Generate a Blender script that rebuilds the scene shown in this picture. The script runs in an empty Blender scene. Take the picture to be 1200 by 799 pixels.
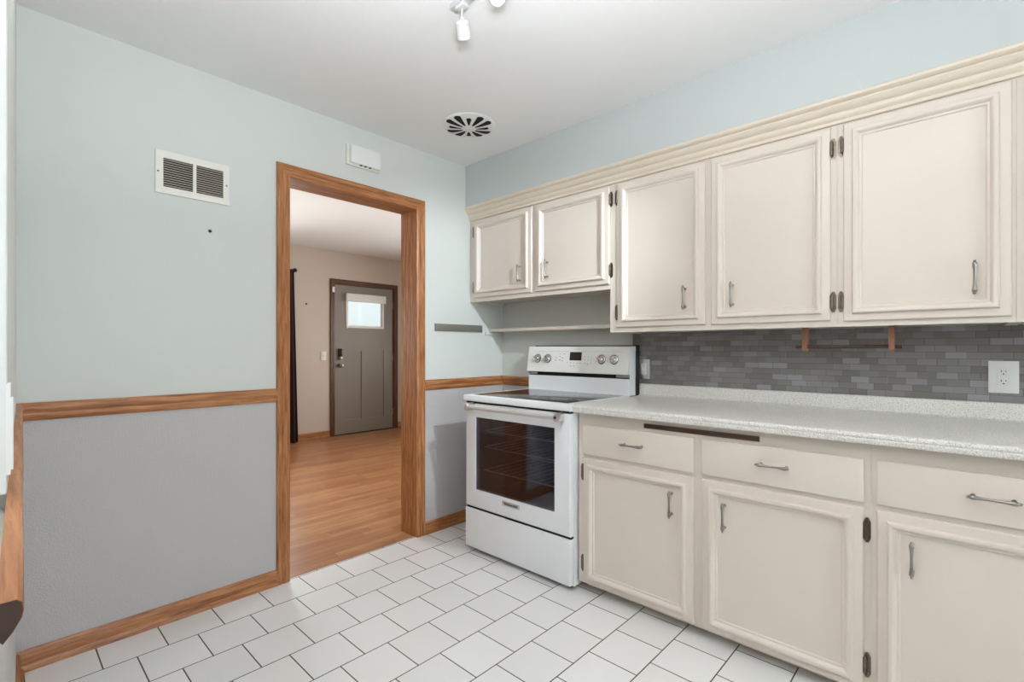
import bpy, bmesh, math, random
from mathutils import Vector, Matrix
random.seed(7)
S = bpy.context.scene
COL = S.collection

# ------------------------------------------------------------------ materials
def lin(c):
    c = c / 255.0
    return c / 12.92 if c <= 0.04045 else ((c + 0.055) / 1.055) ** 2.4
def rgb(r, g, b):
    return (lin(r), lin(g), lin(b), 1.0)

class NT:
    """tiny helper around a node tree"""
    def __init__(self, name):
        self.m = bpy.data.materials.new(name)
        self.m.use_nodes = True
        self.t = self.m.node_tree
        self.b = self.t.nodes['Principled BSDF']
        self.out = self.t.nodes['Material Output']
    def n(self, typ, **kw):
        nd = self.t.nodes.new(typ)
        for k, v in kw.items():
            setattr(nd, k, v)
        return nd
    def link(self, a, b):
        self.t.links.new(a, b)
    def setin(self, nd, key, v):
        if hasattr(v, 'is_output'):
            self.link(v, nd.inputs[key])
        else:
            nd.inputs[key].default_value = v
    def math(self, op, a, b=None, c=None):
        nd = self.n('ShaderNodeMath', operation=op)
        self.setin(nd, 0, a)
        if b is not None: self.setin(nd, 1, b)
        if c is not None: self.setin(nd, 2, c)
        return nd.outputs[0]
    def xyz(self, kind='Object'):
        tc = self.n('ShaderNodeTexCoord')
        if kind == 'World':
            g = self.n('ShaderNodeNewGeometry')
            v = g.outputs['Position']
        else:
            v = tc.outputs[kind]
        s = self.n('ShaderNodeSeparateXYZ')
        self.link(v, s.inputs[0])
        return v, s.outputs[0], s.outputs[1], s.outputs[2]
    def comb(self, x, y, z):
        c = self.n('ShaderNodeCombineXYZ')
        for i, v in enumerate((x, y, z)):
            self.setin(c, i, v)
        return c.outputs[0]
    def noise(self, vec, scale, detail=2.0, rough=0.5):
        nd = self.n('ShaderNodeTexNoise')
        self.link(vec, nd.inputs['Vector'])
        nd.inputs['Scale'].default_value = scale
        nd.inputs['Detail'].default_value = detail
        nd.inputs['Roughness'].default_value = rough
        return nd.outputs['Fac']
    def white(self, vec):
        nd = self.n('ShaderNodeTexWhiteNoise')
        self.link(vec, nd.inputs['Vector'])
        return nd.outputs['Value']
    def mix(self, fac, a, b):
        nd = self.n('ShaderNodeMix', data_type='RGBA')
        self.setin(nd, 0, fac)
        self.setin(nd, 6, a)
        self.setin(nd, 7, b)
        return nd.outputs[2]
    def ramp(self, fac, stops):
        nd = self.n('ShaderNodeValToRGB')
        el = nd.color_ramp.elements
        while len(el) < len(stops):
            el.new(0.5)
        for e, (p, c) in zip(el, stops):
            e.position = p
            e.color = c
        self.link(fac, nd.inputs[0])
        return nd.outputs[0]
    def bump(self, h, strength=0.2, dist=0.002):
        nd = self.n('ShaderNodeBump')
        nd.inputs['Strength'].default_value = strength
        nd.inputs['Distance'].default_value = dist
        self.link(h, nd.inputs['Height'])
        self.link(nd.outputs[0], self.b.inputs['Normal'])
    def base(self, c):
        self.setin(self.b, 'Base Color', c)
    def rough(self, r):
        self.setin(self.b, 'Roughness', r)

def plain(name, col, rough=0.5, metal=0.0, var=0.03, bump=0.0, scale=30.0, spec=0.5):
    t = NT(name)
    v, x, y, z = t.xyz('World')
    f = t.noise(v, scale, 3.0)
    dark = tuple(c * (1 - var) for c in col[:3]) + (1,)
    lite = tuple(min(1, c * (1 + var)) for c in col[:3]) + (1,)
    t.base(t.mix(f, dark, lite))
    t.rough(rough)
    t.b.inputs['Metallic'].default_value = metal
    t.b.inputs['Specular IOR Level'].default_value = spec
    if bump:
        t.bump(t.noise(v, scale * 6, 2.0), bump, 0.001)
    return t.m

def oak(name, axis, tone=1.0, dark=False):
    t = NT(name)
    v, x, y, z = t.xyz('World')
    k = [26.0, 26.0, 26.0]
    k['xyz'.index(axis)] = 1.6
    mp = t.n('ShaderNodeMapping')
    t.link(v, mp.inputs['Vector'])
    mp.inputs['Scale'].default_value = k
    g1 = t.noise(mp.outputs[0], 3.0, 6.0, 0.65)
    k2 = [90.0, 90.0, 90.0]
    k2['xyz'.index(axis)] = 5.0
    mp2 = t.n('ShaderNodeMapping')
    t.link(v, mp2.inputs['Vector'])
    mp2.inputs['Scale'].default_value = k2
    g2 = t.noise(mp2.outputs[0], 3.0, 3.0, 0.6)
    if dark == 'mid':
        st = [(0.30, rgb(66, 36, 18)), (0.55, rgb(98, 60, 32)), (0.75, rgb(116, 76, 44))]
    elif dark:
        st = [(0.30, rgb(52, 34, 24)), (0.55, rgb(78, 55, 40)), (0.75, rgb(98, 72, 54))]
    else:
        st = [(0.30, rgb(104, 60, 30)), (0.42, rgb(150, 92, 50)), (0.52, rgb(170, 110, 64)), (0.70, rgb(194, 138, 90))]
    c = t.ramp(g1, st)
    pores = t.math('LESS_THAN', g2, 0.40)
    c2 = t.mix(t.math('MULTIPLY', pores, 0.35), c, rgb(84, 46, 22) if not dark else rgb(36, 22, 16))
    t.base(c2)
    t.rough(0.38)
    t.bump(g2, 0.15, 0.0005)
    return t.m

def make_wall_mat(name, upper, lower, zsplit):
    t = NT(name)
    v, x, y, z = t.xyz('World')
    up = t.math('GREATER_THAN', z, zsplit)
    f = t.noise(v, 2.0, 3.0)
    cu = t.mix(f, tuple(c * 0.985 for c in upper[:3]) + (1,), upper)
    cl = t.mix(f, tuple(c * 0.97 for c in lower[:3]) + (1,), lower)
    t.base(t.mix(up, cl, cu))
    t.rough(t.math('ADD', t.math('MULTIPLY', up, -0.13), 0.68))
    # painted upper wall: faint orange peel ; lower wall : embossed wallpaper
    emb = t.n('ShaderNodeTexVoronoi', feature='DISTANCE_TO_EDGE')
    t.link(v, emb.inputs['Vector'])
    emb.inputs['Scale'].default_value = 85.0
    eh = t.math('SMOOTH_MIN', emb.outputs['Distance'], 0.16, 0.1)
    # vertical ribs of the wallpaper
    rib = t.math('SINE', t.math('MULTIPLY', t.math('ADD', x, y), 44.0))
    rib = t.math('GREATER_THAN', rib, 0.93)
    eh = t.math('ADD', t.math('MULTIPLY', eh, 4.0), t.math('MULTIPLY', rib, 0.3))
    fine = t.noise(v, 260.0, 2.0)
    eh = t.math('ADD', eh, t.math('MULTIPLY', fine, 0.8))
    oh = t.math('MULTIPLY', t.noise(v, 130.0, 2.0), 0.25)
    h = t.n('ShaderNodeMix')
    t.link(up, h.inputs[0]); t.link(eh, h.inputs[2]); t.link(oh, h.inputs[3])
    t.bump(h.outputs[0], 0.7, 0.0016)
    return t.m

def tile_floor_mat():
    t = NT('tile_floor')
    v, x, y, z = t.xyz('World')
    PY, PX, Y0, X0 = 0.2083, 0.2025, 2.5473, 0.896
    fy = t.math('DIVIDE', t.math('SUBTRACT', Y0, y), PY)
    row = t.math('FLOOR', fy)
    odd = t.math('MODULO', t.math('ADD', row, 40.0), 2.0)
    fx = t.math('SUBTRACT', t.math('DIVIDE', t.math('SUBTRACT', x, X0), PX), t.math('MULTIPLY', odd, 0.5))
    colm = t.math('FLOOR', fx)
    ax = t.math('ABSOLUTE', t.math('SUBTRACT', t.math('FRACT', fx), 0.5))
    ay = t.math('ABSOLUTE', t.math('SUBTRACT', t.math('FRACT', fy), 0.5))
    dx = t.math('MULTIPLY', t.math('SUBTRACT', 0.5, ax), PX)
    dy = t.math('MULTIPLY', t.math('SUBTRACT', 0.5, ay), PY)
    d = t.math('MINIMUM', dx, dy)
    grout = t.math('LESS_THAN', d, 0.0023)
    rnd = t.white(t.comb(colm, row, 3.0))
    tc = t.mix(rnd, rgb(232, 229, 226), rgb(240, 237, 235))
    t.base(t.mix(grout, tc, rgb(86, 80, 75)))
    r = t.math('ADD', t.math('MULTIPLY', grout, 0.5), 0.24)
    t.rough(t.math('ADD', r, 0.06))
    hh = t.math('SMOOTH_MIN', d, 0.005, 0.002)
    hh = t.math('MULTIPLY', hh, 200.0)
    t.bump(hh, 0.35, 0.001)
    return t.m

def wood_floor_mat():
    t = NT('oak_strip_floor')
    v, x, y, z = t.xyz('World')
    W = 0.0572
    fy = t.math('DIVIDE', y, W)
    row = t.math('FLOOR', fy)
    r0 = t.white(t.comb(row, 1.3, 0.0))
    L = 0.95
    fx = t.math('ADD', t.math('DIVIDE', x, L), t.math('MULTIPLY', r0, 7.0))
    pl = t.math('FLOOR', fx)
    rnd = t.white(t.comb(row, pl, 5.0))
    gy = t.math('MULTIPLY', t.math('SUBTRACT', 0.5, t.math('ABSOLUTE', t.math('SUBTRACT', t.math('FRACT', fy), 0.5))), W)
    gx = t.math('MULTIPLY', t.math('SUBTRACT', 0.5, t.math('ABSOLUTE', t.math('SUBTRACT', t.math('FRACT', fx), 0.5))), L)
    seam = t.math('LESS_THAN', t.math('MINIMUM', gx, gy), 0.0013)
    gv = t.comb(t.math('ADD', t.math('MULTIPLY', x, 2.2), t.math('MULTIPLY', rnd, 40.0)), t.math('MULTIPLY', y, 45.0), 0.0)
    g = t.noise(gv, 2.0, 6.0, 0.65)
    c = t.ramp(g, [(0.28, rgb(142, 92, 56)), (0.52, rgb(182, 130, 86)), (0.75, rgb(206, 158, 112))])
    c = t.mix(t.math('MULTIPLY', rnd, 0.75), c, rgb(148, 88, 50))
    t.base(t.mix(t.math('MULTIPLY', seam, 0.7), c, rgb(80, 46, 24)))
    t.rough(t.math('ADD', t.math('MULTIPLY', g, 0.12), 0.26))
    t.bump(t.math('SUBTRACT', 1.0, seam), 0.12, 0.0006)
    return t.m

def brick_tile_mat():
    t = NT('grey_brick_tile')
    v, x, y, z = t.xyz('World')
    H, W = 0.0272, 0.0636
    fz = t.math('DIVIDE', t.math('SUBTRACT', z, 0.9815), H)
    row = t.math('FLOOR', fz)
    off = t.math('ADD', t.math('MULTIPLY', t.math('MODULO', t.math('ADD', row, 20.0), 2.0), 0.5),
                 t.math('MULTIPLY', t.math('FLOOR', t.math('MULTIPLY', t.white(t.comb(row, 9.0, 0.0)), 3.0)), 0.11))
    fy = t.math('ADD', t.math('DIVIDE', t.math('MULTIPLY', y, -1.0), W), off)
    cl = t.math('FLOOR', fy)
    rnd = t.white(t.comb(row, cl, 2.0))
    rnd2 = t.white(t.comb(row, cl, 8.0))
    dz = t.math('MULTIPLY', t.math('SUBTRACT', 0.5, t.math('ABSOLUTE', t.math('SUBTRACT', t.math('FRACT', fz), 0.5))), H)
    dy = t.math('MULTIPLY', t.math('SUBTRACT', 0.5, t.math('ABSOLUTE', t.math('SUBTRACT', t.math('FRACT', fy), 0.5))), W)
    d = t.math('MINIMUM', dz, dy)
    g = t.math('LESS_THAN', d, 0.0006)
    c = t.ramp(rnd, [(0.0, rgb(112, 107, 106)), (0.45, rgb(128, 124, 123)), (0.85, rgb(140, 137, 137)), (1.0, rgb(156, 154, 157))])
    streak = t.noise(t.comb(0.0, t.math('MULTIPLY', y, 14.0), t.math('MULTIPLY', z, 420.0)), 1.0, 2.0)
    c = t.mix(t.math('MULTIPLY', streak, 0.25), c, rgb(108, 100, 96))
    lightseam = t.math('LESS_THAN', dy, 0.0006)
    sc = t.mix(t.math('MULTIPLY', t.math('MULTIPLY', lightseam, t.math('GREATER_THAN', rnd2, 0.7)), 0.9), rgb(74, 70, 69), rgb(160, 160, 160))
    t.base(t.mix(g, c, sc))
    t.rough(0.42)
    t.bump(t.math('SMOOTH_MIN', t.math('MULTIPLY', d, 400.0), 0.6, 0.2), 0.3, 0.0006)
    return t.m

def counter_mat():
    t = NT('speckled_laminate')
    v, x, y, z = t.xyz('World')
    a = t.noise(v, 210.0, 3.0, 0.7)
    b = t.noise(v, 420.0, 2.0, 0.6)
    c = t.ramp(a, [(0.32, rgb(176, 168, 158)), (0.47, rgb(216, 212, 206)), (0.6, rgb(232, 229, 225)), (0.7, rgb(200, 192, 183))])
    c = t.mix(t.math('MULTIPLY', t.math('LESS_THAN', b, 0.40), 0.5), c, rgb(150, 138, 126))
    t.base(c)
    t.rough(0.28)
    return t.m

def glass_mat(name, tint, amount):
    t = NT(name)
    tr = t.n('ShaderNodeBsdfTransparent')
    tr.inputs[0].default_value = tint
    gl = t.n('ShaderNodeBsdfGlossy')
    gl.inputs['Roughness'].default_value = 0.03
    fr = t.n('ShaderNodeFresnel')
    fr.inputs[0].default_value = 1.5
    mx = t.n('ShaderNodeMixShader')
    t.link(t.math('MULTIPLY', fr.outputs[0], amount), mx.inputs[0])
    t.link(tr.outputs[0], mx.inputs[1])
    t.link(gl.outputs[0], mx.inputs[2])
    t.link(mx.outputs[0], t.out.inputs[0])
    return t.m

def emit_mat(name, col, strength):
    t = NT(name)
    t.b.inputs['Base Color'].default_value = col
    t.b.inputs['Emission Color'].default_value = col
    t.b.inputs['Emission Strength'].default_value = strength
    return t.m

M = {}
BLUE = rgb(210, 211, 205)
SOFFIT = rgb(195, 199, 197)
M['wall'] = make_wall_mat('pale_green_paint_over_wallpaper', BLUE, rgb(191, 186, 184), 0.95)
M['soffit'] = plain('pale_blue_paint', SOFFIT, 0.55, var=0.015, bump=0.1, scale=20)
M['bluetrim'] = plain('pale_blue_trim_paint', BLUE, 0.45, var=0.02)
M['ceiling'] = plain('ceiling_white', rgb(238, 237, 235), 0.8, var=0.012, bump=0.12, scale=25)
M['tile'] = tile_floor_mat()
M['woodfloor'] = wood_floor_mat()
M['brick'] = brick_tile_mat()
M['counter'] = counter_mat()
M['oakx'] = oak('oak_along_x', 'x'); M['oaky'] = oak('oak_along_y', 'y'); M['oakz'] = oak('oak_along_z', 'z')
M['shadeoak'] = plain('shade_darkened_wood', rgb(150, 106, 84), 0.5, var=0.15, scale=70)  # bracket wood with the shade under the cabinet put into its colour
M['darkoak'] = oak('dark_stained_oak', 'y', dark=True)
M['darkend'] = plain('dark_stool_end', rgb(58, 34, 22), 0.6, var=0.2, scale=90)  # darker colour for the near end of the stool
M['cream'] = plain('cream_cabinet_paint', rgb(219, 207, 195), 0.36, var=0.012, bump=0.04, scale=14)
M['creamdoor'] = plain('cream_door_paint', rgb(221, 208, 196), 0.34, var=0.012, bump=0.04, scale=14)
M['crown'] = plain('cream_crown_paint', rgb(223, 209, 191), 0.38, var=0.03, bump=0.05, scale=24)
M['nickel'] = plain('brushed_nickel', rgb(150, 145, 138), 0.28, metal=1.0, var=0.06, scale=60)
M['hinge'] = plain('antique_pewter', rgb(112, 101, 91), 0.30, metal=1.0, var=0.3, scale=140)
M['enamel'] = plain('white_enamel', rgb(236, 236, 237), 0.16, var=0.006, scale=10)
M['panelwhite'] = plain('white_control_panel', rgb(236, 233, 229), 0.25, var=0.006, scale=10)
M['black'] = plain('black_plastic', rgb(18, 18, 19), 0.45, var=0.1)
M['gap'] = plain('black_gap', rgb(9, 9, 9), 0.8, var=0.1)
M['cooktop'] = plain('dark_ceramic_glass', rgb(58, 55, 54), 0.10, var=0.08, scale=50)
M['ring'] = plain('burner_ring_print', rgb(98, 94, 92), 0.15, var=0.05)
M['cavity'] = plain('speckled_oven_enamel', rgb(108, 106, 116), 0.45, var=0.35, scale=180)
M['chrome'] = plain('chrome', rgb(215, 214, 210), 0.12, metal=1.0, var=0.02)
M['rack'] = plain('chrome_wire', rgb(236, 222, 206), 0.35, metal=0.0, var=0.02)
M['steel'] = plain('brushed_steel', rgb(214, 211, 208), 0.28, metal=1.0, var=0.04, scale=80)
M['handlesteel'] = plain('satin_steel_handle', rgb(222, 219, 216), 0.38, metal=0.55, var=0.02, scale=80)
M['mark'] = plain('grey_print', rgb(150, 147, 146), 0.5, var=0.05)
M['marklight'] = plain('pale_grey_print', rgb(205, 202, 200), 0.5, var=0.05)
M['display'] = plain('dark_display', rgb(50, 46, 44), 0.2, var=0.1)
M['red'] = plain('red_enamel', rgb(92, 44, 48), 0.3, var=0.05)
M['white'] = plain('white_plastic', rgb(232, 231, 227), 0.4, var=0.012)
M['whitepaint'] = plain('white_gloss_paint', rgb(222, 221, 217), 0.35, var=0.012)
M['ivory'] = plain('ivory_plastic', rgb(228, 225, 214), 0.42, var=0.012)
M['louvre'] = plain('grille_louvre', rgb(178, 170, 156), 0.5, var=0.04)
M['stripgrey'] = plain('grey_strip', rgb(124, 118, 110), 0.4, metal=0.2, var=0.06, scale=60)
M['livingwall'] = plain('warm_beige_paint', rgb(204, 192, 178), 0.6, var=0.015, bump=0.08, scale=20)
M['livingceil'] = plain('living_ceiling', rgb(233, 230, 226), 0.8, var=0.012, bump=0.1, scale=25)
M['doorgrey'] = plain('grey_door_paint', rgb(142, 134, 124), 0.4, var=0.02)
M['curtain'] = plain('dark_brown_fabric', rgb(52, 34, 28), 0.9, var=0.2, scale=60)
M['shade'] = plain('white_shade_fabric', rgb(238, 236, 230), 0.8, var=0.03, scale=80)
M['pane'] = glass_mat('window_glass', (0.96, 0.98, 0.98, 1), 1.0)
M['ovenglass'] = glass_mat('oven_glass', (0.60, 0.60, 0.66, 1), 0.5)
M['trackwhite'] = plain('track_grey_white', rgb(198, 197, 195), 0.5, var=0.01)
M['bulb'] = emit_mat('lit_bulb', (1.0, 0.95, 0.86, 1), 14.0)
M['diffuser'] = emit_mat('lit_diffuser', (1.0, 0.95, 0.88, 1), 3.0)
M['nail'] = plain('dark_hole', rgb(40, 36, 33), 0.7, var=0.1)
M['lockblack'] = plain('black_keypad', rgb(26, 26, 28), 0.25, var=0.1)

# ------------------------------------------------------------------ mesh builder
class MB:
    def __init__(self):
        self.bm = bmesh.new()
    def box(self, x0, x1, y0, y1, z0, z1, bev=0.0, seg=2):
        x0, x1 = min(x0, x1), max(x0, x1); y0, y1 = min(y0, y1), max(y0, y1); z0, z1 = min(z0, z1), max(z0, z1)
        mt = Matrix.Translation(((x0 + x1) / 2, (y0 + y1) / 2, (z0 + z1) / 2)) @ Matrix.Diagonal((x1 - x0, y1 - y0, z1 - z0, 1))
        r = bmesh.ops.create_cube(self.bm, size=1.0, matrix=mt)
        if bev > 0:
            es = list({e for v in r['verts'] for e in v.link_edges})
            bmesh.ops.bevel(self.bm, geom=es, offset=bev, segments=seg, profile=0.5, affect='EDGES', clamp_overlap=True)
        return self
    def tube(self, p0, p1, r, r2=None, n=14):
        p0, p1 = Vector(p0), Vector(p1)
        d = p1 - p0
        q = d.to_track_quat('Z', 'Y').to_matrix().to_4x4()
        mt = Matrix.Translation((p0 + p1) / 2) @ q
        bmesh.ops.create_cone(self.bm, cap_ends=True, segments=n, radius1=r, radius2=r if r2 is None else r2, depth=d.length, matrix=mt)
        return self
    def sphere(self, c, r, sc=(1, 1, 1), u=16, v=10):
        mt = Matrix.Translation(c) @ Matrix.Diagonal((r * sc[0], r * sc[1], r * sc[2], 1))
        bmesh.ops.create_uvsphere(self.bm, u_segments=u, v_segments=v, radius=1.0, matrix=mt)
        return self
    def lathe(self, origin, axis, prof, n=20, squash=None):
        """prof: list of (distance along axis, radius)"""
        ax = Vector(axis).normalized()
        q = ax.to_track_quat('Z', 'Y').to_matrix()
        o = Vector(origin)
        rings = []
        for (t, r) in prof:
            ring = []
            for i in range(n):
                a = 2 * math.pi * i / n
                lx, ly = r * math.cos(a), r * math.sin(a)
                if squash: lx *= squash[0]; ly *= squash[1]
                ring.append(self.bm.verts.new(o + q @ Vector((lx, ly, t))))
            rings.append(ring)
        for A, B in zip(rings, rings[1:]):
            for i in range(n):
                self.bm.faces.new((A[i], A[(i + 1) % n], B[(i + 1) % n], B[i]))
        self.bm.faces.new(list(reversed(rings[0])))
        self.bm.faces.new(rings[-1])
        return self
    def prism(self, prof, fn0, fn1):
        """prof: list of 2D points; fn maps a 2D point to 3D for the two ends"""
        A = [self.bm.verts.new(fn0(*p)) for p in prof]
        B = [self.bm.verts.new(fn1(*p)) for p in prof]
        n = len(prof)
        for i in range(n):
            self.bm.faces.new((A[i], A[(i + 1) % n], B[(i + 1) % n], B[i]))
        self.bm.faces.new(list(reversed(A)))
        self.bm.faces.new(B)
        return self
    def poly(self, pts):
        self.bm.faces.new([self.bm.verts.new(p) for p in pts])
        return self
    def build(self, name, mat, parent=None, smooth=True, label=None):
        bm = self.bm
        bmesh.ops.recalc_face_normals(bm, faces=bm.faces)
        me = bpy.data.meshes.new(name)
        o = bpy.data.objects.new(name, me)
        COL.objects.link(o)
        if parent is not None:
            w = root_loc(parent)
            bmesh.ops.translate(bm, verts=bm.verts, vec=-w)
            o.parent = parent
        else:
            xs = [v.co for v in bm.verts]
            c = Vector(((min(v.x for v in xs) + max(v.x for v in xs)) / 2, (min(v.y for v in xs) + max(v.y for v in xs)) / 2, min(v.z for v in xs)))
            bmesh.ops.translate(bm, verts=bm.verts, vec=-c)
            o.location = c
        bm.to_mesh(me)
        bm.free()
        me.materials.append(mat)
        if smooth:
            for p in me.polygons:
                p.use_smooth = True
            try:
                me.set_sharp_from_angle(angle=math.radians(32))
            except Exception:
                pass
        if label: o['label'] = label
        return o

def root_loc(o):
    w = Vector((0, 0, 0))
    while o is not None:
        w += o.location
        o = o.parent
    return w

def thing(name, label, cat, loc, group=None):
    o = bpy.data.objects.new(name, None)
    o.empty_display_size = 0.05
    COL.objects.link(o)
    o.location = loc
    o['label'] = label; o['category'] = cat
    if group: o['group'] = group
    return o
def tag(o, label, cat, group=None):
    o['label'] = label; o['category'] = cat
    if group: o['group'] = group
    return o
def struct(o, label=None, cat=None):
    o['kind'] = 'structure'
    if label: o['label'] = label
    if cat: o['category'] = cat
    return o
def sthing(name, label, cat, loc):
    o = thing(name, label, cat, loc); o['kind'] = 'structure'
    return o

# ------------------------------------------------------------------ dimensions (metres, camera stands over x=0,y=0)
XW, YW, ZC = 2.613, 2.543, 2.443           # right wall, back wall, ceiling
YT = 2.690                                 # far face of the back wall
YF, ZL = 6.280, 2.510                      # living room far wall and ceiling
YN = -3.60                                 # wall behind the camera
SLOPE = 0.0325                             # the left wall is slightly out of square
XC = 0.068
def wl(y, n, z):                           # point on the left wall (n = distance into the room)
    return Vector((XC + SLOPE * (y - YW) + n, y, z))

# ------------------------------------------------------------------ shell
struct(MB().box(-0.4, XW, YN, 2.556, -0.06, 0.0).build('floor', M['tile'], smooth=False), 'white ceramic tile kitchen floor with dark grout', 'floor')
struct(MB().box(-0.9, 5.2, 2.556, YF, -0.06, 0.0).build('floor_living', M['woodfloor'], smooth=False), 'orange oak strip floor beyond the doorway', 'floor')
struct(MB().box(-0.4, XW + .14, YN - .1, YW + 0.05, ZC, ZC + 0.08).build('ceiling', M['ceiling'], smooth=False), 'white kitchen ceiling', 'ceiling')
struct(MB().box(-0.9, 5.2, YT - 0.02, YF + .1, ZL, ZL + 0.08).build('ceiling_living', M['livingceil'], smooth=False), 'white ceiling of the room beyond the doorway', 'ceiling')

DX0, DX1, DZ = 1.050, 1.832, 2.058         # cased opening
wb = MB()
ymid = YW + 0.08
wb.box(-0.3, DX0 - .012, YW, ymid, 0, ZC + .07); wb.box(DX1 + .012, XW + .14, YW, ymid, 0, ZC + .07); wb.box(DX0 - .012, DX1 + .012, YW, ymid, DZ + .012, ZC + .07)
struct(wb.build('wall_back', M['wall'], smooth=False), 'pale green kitchen wall with the doorway, grey wallpaper below the rail', 'wall')
wb = MB()
wb.box(-0.9, DX0 - .012, ymid, YT, 0, ZL); wb.box(DX1 + .012, 5.2, ymid, YT, 0, ZL); wb.box(DX0 - .012, DX1 + .012, ymid, YT, DZ + .012, ZL)
struct(wb.build('wall_living_near', M['livingwall'], smooth=False), 'beige back of the kitchen wall in the far room', 'wall')
wr = MB(); SY0, SY1, SZ0, SZ1 = -2.75, -1.35, 1.08, 2.10
wr.box(XW, XW + .14, SY1, YW, 0, ZC); wr.box(XW, XW + .14, YN, SY0, 0, ZC); wr.box(XW, XW + .14, SY0, SY1, 0, SZ0); wr.box(XW, XW + .14, SY0, SY1, SZ1, ZC)
struct(wr.build('wall_right', M['wall'], smooth=False), 'pale green wall behind the cabinets and range', 'wall')
# front wall (behind the camera) with a window
WX0, WX1, WZ0, WZ1 = 0.15, 1.45, 0.90, 2.12
wf = MB()
wf.box(-0.4, WX0, YN - .12, YN, 0, ZC); wf.box(WX1, XW + .14, YN - .12, YN, 0, ZC)
wf.box(WX0, WX1, YN - .12, YN, 0, WZ0); wf.box(WX0, WX1, YN - .12, YN, WZ1, ZC)
struct(wf.build('wall_front', M['wall'], smooth=False), 'pale green wall behind the camera with a window', 'wall')
# left wall, with the window opening beside the camera
LY0, LY1, LZ0, LZ1 = -0.40, 0.985, 0.962, 2.20
lw = MB()
def wlbox(mb, y0, y1, n0, n1, z0, z1):
    ps = [wl(y0, n0, z0), wl(y1, n0, z0), wl(y1, n1, z0), wl(y0, n1, z0)]
    A = [mb.bm.verts.new(p) for p in ps]
    B = [mb.bm.verts.new(p + Vector((0, 0, z1 - z0))) for p in ps]
    for i in range(4):
        mb.bm.faces.new((A[i], A[(i + 1) % 4], B[(i + 1) % 4], B[i]))
    mb.bm.faces.new(A); mb.bm.faces.new(list(reversed(B)))
    return mb
TW = 0.13
wlbox(lw, LY1, YW, -TW, 0, 0, ZC); wlbox(lw, YN, LY0, -TW, 0, 0, ZC)
wlbox(lw, LY0, LY1, -TW, 0, 0, LZ0); wlbox(lw, LY0, LY1, -TW, 0, LZ1, ZC)
struct(lw.build('wall_left', M['wall'], smooth=False), 'left kitchen wall with the window beside the camera', 'wall')
# soffit above the wall cabinets
XS = 2.248
struct(MB().box(XS, XW, -.95, YW, 2.156, ZC).build('wall_soffit', M['soffit'], smooth=False), 'pale blue soffit above the wall cabinets', 'wall')

# left window (white frame, panes)
w = sthing('window_1', 'white window at the left edge beside the camera', 'window', wl(0.3, -0.06, LZ0))
f = MB()
wlbox(f, LY1 - 0.022, LY1, -TW + .002, -0.001, LZ0 + .024, LZ1); wlbox(f, LY0, LY0 + 0.022, -TW + .002, -0.001, LZ0 + .024, LZ1)
wlbox(f, LY0 + .022, LY1 - .022, -TW + .002, -0.001, LZ1 - .022, LZ1)
f.build('window_frame', M['whitepaint'], w)
f = MB()
for (a, b) in ((LY0 + .022, LY0 + .07), (0.27, 0.32), (LY1 - .07, LY1 - .022)):
    wlbox(f, a, b, -TW + .02, -TW + .05, LZ0 + .03, LZ1 - .022)
wlbox(f, LY0 + .022, LY1 - .022, -TW + .02, -TW + .05, LZ0 + .024, LZ0 + .07); wlbox(f, LY0 + .022, LY1 - .022, -TW + .02, -TW + .05, LZ1 - .07, LZ1 - .022)
f.build('sash', M['whitepaint'], w)
f = MB(); wlbox(f, LY0 + .03, LY1 - .03, -TW + .030, -TW + .034, LZ0 + .04, LZ1 - .04); f.build('pane', M['pane'], w, smooth=False)
f = MB(); wlbox(f, LY0 + .024, LY1 - .024, -TW + .055, -TW + .058, LZ0 + .03, LZ1 - .024); f.build('light_blocking_blind', M['shade'], w)  # unseen closed blind, added to keep this window's daylight out
f = MB()
wlbox(f, LY1 - .013, LY1 + .055, -0.001, 0.0035, 1.010, 1.135); wlbox(f, LY1 + .0, LY1 + .035, 0.0035, 0.0060, 1.015, 1.115)
f.build('window_latch', M['white'], w)
# rear window behind the camera
w = sthing('window_2', 'large window behind the camera', 'window', ((WX0 + WX1) / 2, YN - .06, WZ0))
f = MB()
f.box(WX0, WX0 + .05, YN - .1, YN + .012, WZ0, WZ1); f.box(WX1 - .05, WX1, YN - .1, YN + .012, WZ0, WZ1)
f.box(WX0 + .05, WX1 - .05, YN - .1, YN + .012, WZ0, WZ0 + .05); f.box(WX0 + .05, WX1 - .05, YN - .1, YN + .012, WZ1 - .05, WZ1)
f.box((WX0 + WX1) / 2 - .025, (WX0 + WX1) / 2 + .025, YN - .09, YN - .01, WZ0 + .05, WZ1 - .05)
f.build('window_frame', M['whitepaint'], w)
f = MB(); f.box(WX0 + .05, WX1 - .05, YN - .06, YN - .055, WZ0 + .05, WZ1 - .05); f.build('pane', M['pane'], w, smooth=False)

w = sthing('window_4', 'window on the right wall past the picture edge', 'window', (XW + .06, (SY0 + SY1) / 2, SZ0))
f = MB()
f.box(XW - .012, XW + .1, SY0, SY0 + .05, SZ0, SZ1); f.box(XW - .012, XW + .1, SY1 - .05, SY1, SZ0, SZ1)
f.box(XW - .012, XW + .1, SY0 + .05, SY1 - .05, SZ0, SZ0 + .05); f.box(XW - .012, XW + .1, SY0 + .05, SY1 - .05, SZ1 - .05, SZ1)
f.build('window_frame', M['whitepaint'], w)
f = MB(); f.box(XW + .055, XW + .06, SY0 + .05, SY1 - .05, SZ0 + .05, SZ1 - .05); f.build('pane', M['pane'], w, smooth=False)

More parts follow.
